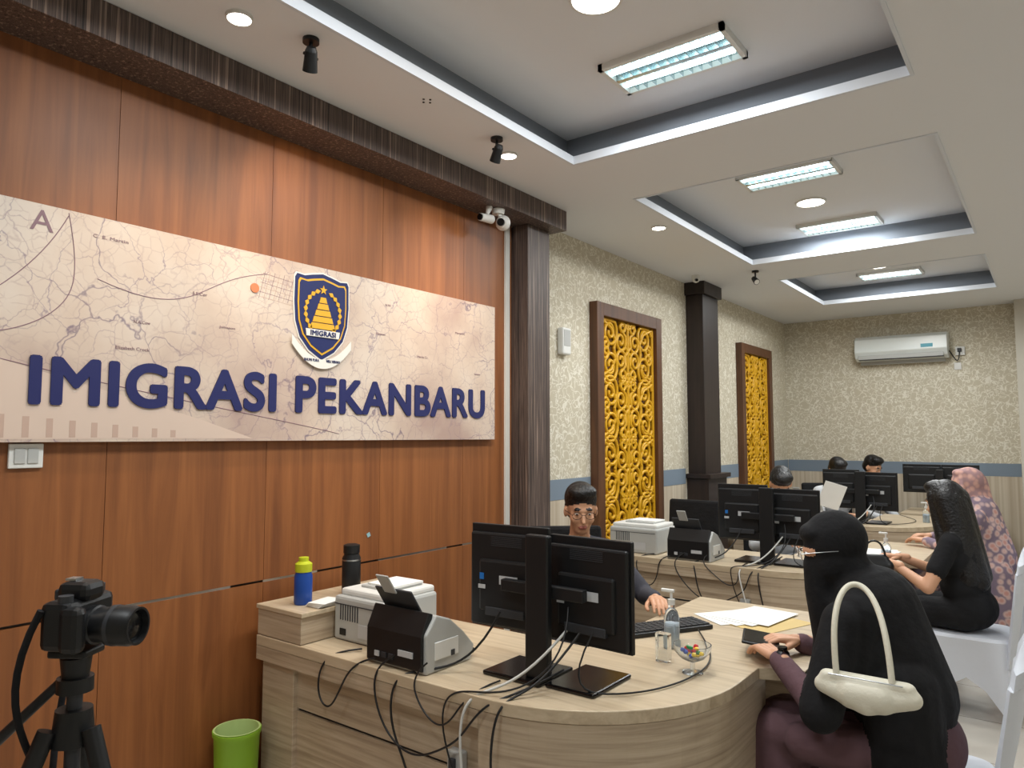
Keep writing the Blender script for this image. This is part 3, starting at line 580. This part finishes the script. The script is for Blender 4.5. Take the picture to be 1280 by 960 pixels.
# ---------- covered chairs
def banquet_chair(x,y,head,lean=.12):
    g=group('covered_banquet_chair',(x,y,0)); M=Matrix.Translation((x,y,0))@Matrix.Rotation(head,4,'Z')
    n=64; hw=.22; vs=[];f=[]
    def per(t,s):
        a=t*2*math.pi; c,s_=math.cos(a),math.sin(a); e=.35
        return s*math.copysign(abs(c)**e,c),s*math.copysign(abs(s_)**e,s_)
    lev=10
    for k in range(lev+1):
        q=k/lev
        for i in range(n):
            t=i/n; cor=abs(math.sin(4*math.pi*t))**.8
            zb=.015+.2*(1-cor); z=.445-(.445-zb)*q
            if k==0: s=hw-.012
            elif k==1: s=hw; z=.43
            else: s=hw*(1-.16*(1-cor)*math.sin(q*math.pi/2))+.025*cor*q
            px,py=per(t,s); vs.append(M@V((px,py,z)))
    for k in range(lev):
        for i in range(n): j=(i+1)%n; f.append((k*n+i,k*n+j,(k+1)*n+j,(k+1)*n+i))
    vs.append(M@V((0,0,.45))); c0=len(vs)-1
    for i in range(n): f.append((i,(i+1)%n,c0))
    mesh('seat_cover',vs,f,white_cloth,g,smooth=True)
    vs=[];f=[];rows=14;cols_=16
    for side in(0,1):
        for r in range(rows+1):
            q=r/rows; z=.30+q*.64; w=.225 - .03*max(0,q-.3)
            if q>.8: w*=math.sqrt(max(.0,1-((q-.8)/.2)**2))*.45+.55
            for cidx in range(cols_+1):
                u=cidx/cols_*2-1; th=.022*math.sqrt(max(0.0,1-u**4))*(1 if q<.97 else .4)
                px=-.20-lean*q+.03*(u*u)*q+(th if side else -th)
                zz=z-(.05*u*u if q>.8 else 0)
                vs.append(M@V((px,u*w,zz)))
    S=(rows+1)*(cols_+1)
    for side in(0,1):
        for r in range(rows):
            for c_ in range(cols_):
                a=side*S+r*(cols_+1)+c_; f.append((a,a+1,a+cols_+2,a+cols_+1))
    for r in range(rows):
        for c_ in(0,cols_): a=r*(cols_+1)+c_; f.append((a,a+cols_+1,S+a+cols_+1,S+a))
    for c_ in range(cols_):
        for r in(0,rows): a=r*(cols_+1)+c_; f.append((a,a+1,S+a+1,S+a))
    mesh('back_cover',vs,f,white_cloth,g,smooth=True)
    for sx in(-1,1):
        for sy in(-1,1): cyl('leg_%d%d'%(sx,sy),M@V((sx*.205,sy*.205,.0)),M@V((sx*.2,sy*.2,.3)),.014,.014,white_cloth,g,10)

# ---------- PEOPLE
def head_prims(kind):
    p=[]
    if kind in('short','long'):
        p+=[ell((-.01,0,.03),(.092,.074,.085),'skin'),ell((.028,0,-.02),(.062,.060,.09),'skin'),ell((.042,0,-.082),(.04,.042,.033),'skin'),
            cap((.088,0,.0),(.106,0,-.032),.007,.0125,'skin'),ell((.074,0,.02),(.018,.05,.01),'skin'),
            ell((.087,0,-.066),(.011,.024,.008),'lips'),
            ell((.055,.035,-.03),(.03,.026,.028),'skin'),ell((.055,-.035,-.03),(.03,.026,.028),'skin')]
        for s in(-1,1): p.append(ell((.083,s*.031,.026),(.009,.021,.006),'hair'))
        p+=[ell((-.02,0,.055),(.098,.083,.085),'hair'),ell((.03,0,.10),(.064,.074,.042),'hair'),ell((-.045,0,.0),(.072,.079,.075),'hair')]
        if kind=='short': p+=[ell((-.002,.076,-.01),(.017,.012,.031),'skin'),ell((-.002,-.076,-.01),(.017,.012,.031),'skin')]
        if kind=='long':
            p+=[ell((-.02,0,.045),(.104,.092,.092),'hair'),cap((-.05,.04,.02),(-.11,.06,-.42),.075,.05,'hair'),cap((-.05,-.04,.02),(-.11,-.06,-.42),.075,.05,'hair'),cap((-.05,0,0),(-.12,0,-.44),.08,.06,'hair')]
            for s in(-1,1): p+=[cap((.015,s*.065,.05),(-.01,s*.082,-.26),.034,.038,'hair')]
    else:
        p+=[ell((-.012,0,.025),(.106,.088,.104),'scarf'),ell((.01,0,-.05),(.085,.082,.09),'scarf'),cap((-.02,0,-.06),(-.05,0,-.2),.082,.11,'scarf')]
        if kind=='niqab':
            p+=[ell((.074,0,.005),(.028,.058,.019),'skin'),cap((.055,0,-.048),(.07,0,-.13),.056,.055,'scarf'),cap((.07,0,-.13),(.05,0,-.34),.056,.09,'scarf'),ell((.055,0,.062),(.045,.066,.036),'scarf')]
        else:
            p+=[ell((.048,0,-.018),(.060,.055,.078),'skin'),cap((.1,0,.0),(.112,0,-.03),.007,.011,'skin'),ell((.097,0,-.062),(.011,.022,.008),'lips'),cap((.02,0,-.12),(.04,0,-.26),.082,.10,'scarf'),
                cap((.06,.05,.07),(.07,.075,-.03),.018,.02,'scarf'),cap((.06,-.05,.07),(.07,-.075,-.03),.018,.02,'scarf'),ell((.045,0,.085),(.05,.07,.03),'scarf'),cap((-.08,0,.03),(-.11,0,-.3),.05,.09,'scarf')]
    return p
def hand(name,wr,d,up,side,curl,parent):
    X=V(d).normalized(); Z=(V(up)-X*V(up).dot(X)).normalized(); Y=Z.cross(X)
    M=Matrix(((X.x,Y.x,Z.x,wr[0]),(X.y,Y.y,Z.y,wr[1]),(X.z,Y.z,Z.z,wr[2]),(0,0,0,1)))
    s=-1 if side=='L' else 1; p=[cap((-.045,0,0),(.01,0,0),.025,.021,'skin')]
    for y,ln,k in((.029,.068,0),(.0095,.077,.1),(-.0095,.071,.15),(-.028,.055,.25)):
        yy=y*s; p.append(cap((.008,yy*.65,0),(.082-abs(y+.0)*.15,yy,0),.0145,.0105,'skin'))
        pos=V((.084-abs(y)*.15,yy,0)); a=.15+k*.4*curl; rr=.0092
        for seg,fr in enumerate((.45,.30,.25)):
            a+=curl*(.35 if seg else .3); nx=pos+V((math.cos(a),s*y*1.2,-math.sin(a)))*ln*fr; p.append(cap(pos,nx,rr,rr-.0009,'skin')); pos=nx; rr-=.0009
    b0=V((.018,s*.026,-.006)); b1=b0+V((.034,s*.022,-.012)); b2=b1+V((.028,s*.008,-.01)); b3=b2+V((.022,-s*.002,-.006))
    p+=[cap(b0,b1,.013,.011,'skin'),cap(b1,b2,.0105,.0095,'skin'),cap(b2,b3,.0095,.0082,'skin')]
    blob(name,xf(M,p),{'skin':skin},.0032,3,parent)
def ik(S,W,l1,l2,pole):
    S=V(S);W=V(W); d=W-S; L=min(d.length,(l1+l2)*.999); u=d.normalized(); a=(l1*l1-l2*l2+L*L)/(2*L); h=math.sqrt(max(l1*l1-a*a,0))
    pv=V(pole)-u*V(pole).dot(u); pv.normalize(); return S+u*a+pv*h
def person(name,base,heading,kind,cm,headpos=(.16,0,1.2),hyaw=0,hpitch=0,wl=None,wr=None,shirt='shirt',sleeve='long',skirt=False,voxel=.008,glasses=False,extra=None,curl=.8,shw=.17):
    g=group(name,(base[0],base[1],0)); M=Matrix.Translation((base[0],base[1],0))@Matrix.Rotation(heading,4,'Z')
    Mi=M.inverted(); hp=V(headpos); p=[]
    nk=V((hp.x-.05,hp.y,hp.z-.13)); ch=V((nk.x*.62,nk.y*.6,.88*(nk.z/1.07))); be=V((nk.x*.25,0,.70)); pv=V((-.02,0,.575))
    p+=[ell(pv,(.13,.175,.125),'pants'),cap(be+V((0,.05,0)),be-V((0,.05,0)),.115,.115,shirt),cap(ch+V((0,.065,0)),ch-V((0,.065,0)),.115,.115,shirt),cap(be,ch,.13,.13,shirt),
        cap(ch+V((0,0,.06)),nk+V((0,0,-.03)),.09,.05,shirt)]
    sh={}
    for s in(-1,1):
        S=V((nk.x-.01,s*shw,nk.z-.085)); sh[s]=S; p.append(cap(nk+V((0,s*.03,-.045)),S,.045,.058,shirt)); p.append(cap(ch+V((0,s*.07,0)),S,.09,.055,shirt))
    neckm='skin' if kind=='short' else ('hair' if kind=='long' else 'scarf')
    p.append(cap(nk+V((.0,0,-.04)),hp+V((-.02,0,-.06)),.052,.05,neckm))
    HM=Matrix.Translation(hp)@Matrix.Rotation(hyaw,4,'Z')@Matrix.Rotation(hpitch,4,'Y')
    p+=xf(HM,head_prims(kind))
    hs=[]
    for s,w in((1,wl),(-1,wr)):
        W=(Mi@V(w)) if w else V((.32,s*.12,.66)); E=ik(sh[s],W,.285,.25,(-.3,s*.6,-.8))
        up='upper' if 'upper' in cm else 'sleeve'
        if sleeve=='long':
            p+=[cap(sh[s],E,.056,.048,up),cap(E,E.lerp(W,.9),.047,.036,'sleeve')]
            if up=='upper': p+=[cap(sh[s],E,.07,.065,up)]
        else: p+=[cap(sh[s],sh[s].lerp(E,.6),.056,.055,shirt),cap(sh[s].lerp(E,.5),E,.042,.036,'skin'),cap(E,W,.036,.023,'skin')]
        hs.append((s,W,(W-E).normalized()))
    for s in(-1,1):
        K=V((.43,s*.10,.535)); A=V((.42,s*.11,.1)); p+=[cap((0,s*.09,.545),K,.092,.068,'pants'),cap(K,A,.066,.042,'pants'),cap(A+V((-.03,0,-.05)),A+V((.13,s*.015,-.06)),.036,.03,'shoe')]
    if skirt: p+=[cap((.05,0,.53),(.42,0,.52),.11,.10,'pants'),cap((.42,.06,.5),(.44,.08,.12),.11,.12,'pants'),cap((.42,-.06,.5),(.44,-.08,.12),.11,.12,'pants')]
    if extra: p+=extra
    blob('body',xf(M,p),cm,voxel,7,g)
    for s,W,d in hs:
        dw=(M.to_3x3()@d); dw.z*=.3; hand('hand_%s'%('left' if s>0 else 'right'),M@W,dw,(0,0,1),'L' if s>0 else 'R',curl,g)
    HW=M@HM
    ex=.078 if kind in('short','long') else (.092 if kind=='niqab' else .094)
    for s in(-1,1):
        c_=HW@V((ex,s*.031,.002)); lathe('eye_%d'%s,[(0,-.0045),(.007,-.003),(.010,0),(.007,.003),(0,.0045)],c_,eye_w,g,12); lathe('pupil_%d'%s,[(0,-.004),(.0045,-.0025),(.005,0),(.0045,.0025),(0,.004)],HW@V((ex+.0065,s*.031,.002)),eye_d,g,10)
    if glasses:
        gm=black_gl if glasses!='wire' else steel
        for s in(-1,1):
            pts=[HW@V((ex+.024,s*.033+.024*math.cos(a),.0+.018*math.sin(a))) for a in [i*2*math.pi/14 for i in range(14)]]
            tube('glasses_rim_%d'%s,pts,.0014,gm,g,cyclic=True); tube('glasses_arm_%d'%s,[HW@V((ex+.022,s*.057,.005)),HW@V((ex-.03,s*.075,.005)),HW@V((.0,s*.083,.0))],.0014,gm,g)
        tube('glasses_bridge',[HW@V((ex+.025,-.01,.003)),HW@V((ex+.026,0,.006)),HW@V((ex+.025,.01,.003))],.0014,gm,g)
    return g,M
shoe=mat('shoe',(25,25,27),.5)
def cm(shirt,sleeve,pants,scarf=None,upper=None):
    d={'shirt':shirt,'sleeve':sleeve,'pants':pants,'scarf':scarf or blk_cloth,'skin':skin,'hair':hair,'lips':lips,'shoe':shoe}
    if upper: d['upper']=upper
    return d
person('male_officer_with_glasses',(-2.03,3.22),math.radians(-48),'short',cm(khaki,khaki,mat('dark_trousers',(32,34,44),.8)),headpos=(.12,.02,1.18),hyaw=math.radians(-2),hpitch=.22,wl=(-1.52,3.12,.80),wr=(-1.66,2.78,.77),glasses='black',voxel=.0065)
office_chair(-2.03,3.22,math.radians(-48))
person('male_officer',(-1.82,5.92),math.radians(-60),'short',cm(white_shirt,white_shirt,MC['dark_trousers']),headpos=(.18,.0,1.18),hpitch=.75,wl=(-1.44,5.65,.80),wr=(-1.66,5.5,.78),voxel=.009)
office_chair(-1.82,5.92,math.radians(-60)); office_chair(-2.3,5.15,math.radians(-90))
person('male_officer',(-1.88,8.0),math.radians(-55),'short',cm(white_shirt,white_shirt,MC['dark_trousers']),headpos=(.14,.0,1.2),hpitch=.5,wl=(-1.55,7.85,.80),wr=(-1.7,7.7,.78),voxel=.01)
person('male_officer',(-1.78,9.0),math.radians(-25),'short',cm(white_shirt,white_shirt,MC['dark_trousers']),headpos=(.12,.0,1.2),hpitch=.4,voxel=.01)
office_chair(-1.88,8.0,math.radians(-55)); office_chair(-1.78,9.0,math.radians(-25))
# visitor 1 niqab
ex=[cap((.1,.0,.98),(.03,0,.72),.14,.165,'scarf'),cap((.13,.1,.96),(.16,.15,.78),.085,.085,'scarf'),cap((.13,-.1,.96),(.16,-.15,.78),.085,.085,'scarf'),
    cap((.2,0,.96),(.22,0,.72),.085,.095,'scarf'),cap((.02,.08,.75),(-.0,.12,.54),.12,.11,'scarf'),cap((.02,-.08,.75),(-.0,-.1,.54),.12,.11,'scarf'),
    cap((-.05,.13,.52),(-.08,.20,.22),.06,.08,'scarf'),cap((-.0,.18,.5),(.04,.23,.25),.05,.06,'scarf'),cap((.15,.15,.56),(.3,.16,.55),.07,.06,'pants')]
person('woman_in_black_niqab',(-.41,2.69),math.pi,'niqab',cm(blk_cloth,mauve,mauve,blk_cloth,blk_cloth),headpos=(.225,-.0,1.165),hyaw=math.radians(24),hpitch=.2,wl=(-.80,2.56,.80),wr=(-.80,2.80,.80),skirt=True,voxel=.007,glasses='wire',extra=ex,curl=.9,shw=.15)
banquet_chair(-.42,2.82,math.pi,.13)
g=group('white_shoulder_bag',(-.48,2.38,.8)); leather=mat('cream_leather',(222,218,200),.45,bump=.15,bscale=120)
pr=[cap((-.60,2.37,.80),(-.48,2.36,.775),.027,.04,'l'),cap((-.48,2.36,.775),(-.36,2.37,.80),.04,.027,'l'),cap((-.59,2.37,.825),(-.37,2.37,.825),.022,.022,'l'),cap((-.52,2.365,.79),(-.44,2.365,.79),.046,.046,'l')]
blob('bag_body',pr,{'l':leather},.006,6,g)
tube('strap',[(-.56,2.36,.84),(-.57,2.37,.95),(-.57,2.43,1.06),(-.53,2.50,1.10),(-.46,2.46,1.06),(-.42,2.38,.95),(-.41,2.36,.84)],.009,leather,g); tube('zip',[(-.58,2.345,.84),(-.48,2.34,.842),(-.38,2.345,.84)],.002,steel,g)
g=group('tablet_device',(-.92,2.72,.8)); box('case',(-.91,2.74,.80),(.13,.19,.01),black_pl,g,.004,rot=(.0,.12,.3)); box('glass',(-.911,2.74,.8056),(.115,.17,.002),black_gl,g,rot=(.0,.12,.3))
g=group('wristwatch',(-.78,2.57,.8)); lathe('band',[(.029,-.01),(.031,0),(.029,.01)],(-.775,2.55,.80),black_pl,g,axis=(-1,.3,0)); cyl('dial',(-.775,2.55,.83),(-.775,2.55,.838),.016,.016,black_gl,g)
person('woman_with_long_hair',(-.45,4.94),math.radians(172),'long',cm(blk_cloth,blk_cloth,blk_cloth),headpos=(.10,0,1.155),hyaw=-.35,hpitch=.15,sleeve='short',wl=(-.80,4.80,.80),wr=(-.82,5.1,.80),voxel=.008,shw=.155)
banquet_chair(-.46,4.98,math.pi,.10)
g=group('black_handbag',(-.82,4.72,.75)); pr=[cap((-.92,4.62,.80),(-.82,4.66,.80),.045,.045,'l'),cap((-.92,4.62,.84),(-.83,4.66,.84),.03,.03,'l')]; blob('bag_body',pr,{'l':black_pl},.007,4,g)
tube('handle',[(-.93,4.62,.86),(-.92,4.63,.93),(-.87,4.64,.96),(-.83,4.65,.93),(-.82,4.66,.86)],.006,black_pl,g)
def scarfmat(nm,sc,a,b_,c):
    m=bpy.data.materials.new(nm); m.use_nodes=True; nt=m.node_tree; b=nt.nodes['Principled BSDF']; b.inputs['Roughness'].default_value=.9
    tc=N(nt,'ShaderNodeTexCoord'); v=N(nt,'ShaderNodeTexVoronoi'); v.inputs['Scale'].default_value=sc; nt.links.new(tc.outputs['Object'],v.inputs['Vector'])
    r=ramp(nt,v.outputs['Distance'],[(.2,a),(.4,b_),(.6,c)]); nt.links.new(r.outputs['Color'],b.inputs['Base Color']); return m
sm_=scarfmat('patterned_pink_dress',20,(198,146,136),(206,176,168),(128,112,128)); sm2=scarfmat('patterned_pink_scarf',26,(210,168,154),(200,156,146),(168,134,136))
ex=[cap((.06,0,1.0),(.0,0,.7),.14,.17,'scarf'),cap((.1,.1,.95),(.08,.16,.72),.085,.085,'scarf'),cap((.1,-.1,.95),(.08,-.16,.72),.085,.085,'scarf'),cap((-.03,.1,.6),(-.08,.12,.3),.12,.12,'scarf')]
person('woman_in_pink_hijab',(-.42,6.15),math.radians(180),'hijab',cm(sm_,sm_,sm_,sm2),headpos=(.11,0,1.2),hyaw=.5,wl=(-.80,6.0,.8),wr=(-.80,6.3,.8),skirt=True,voxel=.009,extra=[(*e[:5],'shirt') for e in ex])
banquet_chair(-.42,6.17,math.pi,.10)
g=group('held_paper',(-1.38,5.85,1.10)); box('sheet',(-1.38,5.85,1.10),(.16,.002,.2),paper,g,rot=(.3,.3,.5))

w=bpy.data.worlds.new('world'); scene.world=w; w.use_nodes=True
w.node_tree.nodes['Background'].inputs['Color'].default_value=(.8,.88,1,1); w.node_tree.nodes['Background'].inputs['Strength'].default_value=.3
cam=bpy.data.cameras.new('camera'); cam.sensor_width=36; cam.lens=902/1280*36; cam.clip_start=.05
co=bpy.data.objects.new('camera',cam); scene.collection.objects.link(co); co.location=(0,0,1.55)
co.rotation_euler=(math.radians(90+4.12),0,math.radians(37)); scene.camera=co
scene.view_settings.view_transform='Standard'; scene.view_settings.look='None'; scene.view_settings.exposure=0
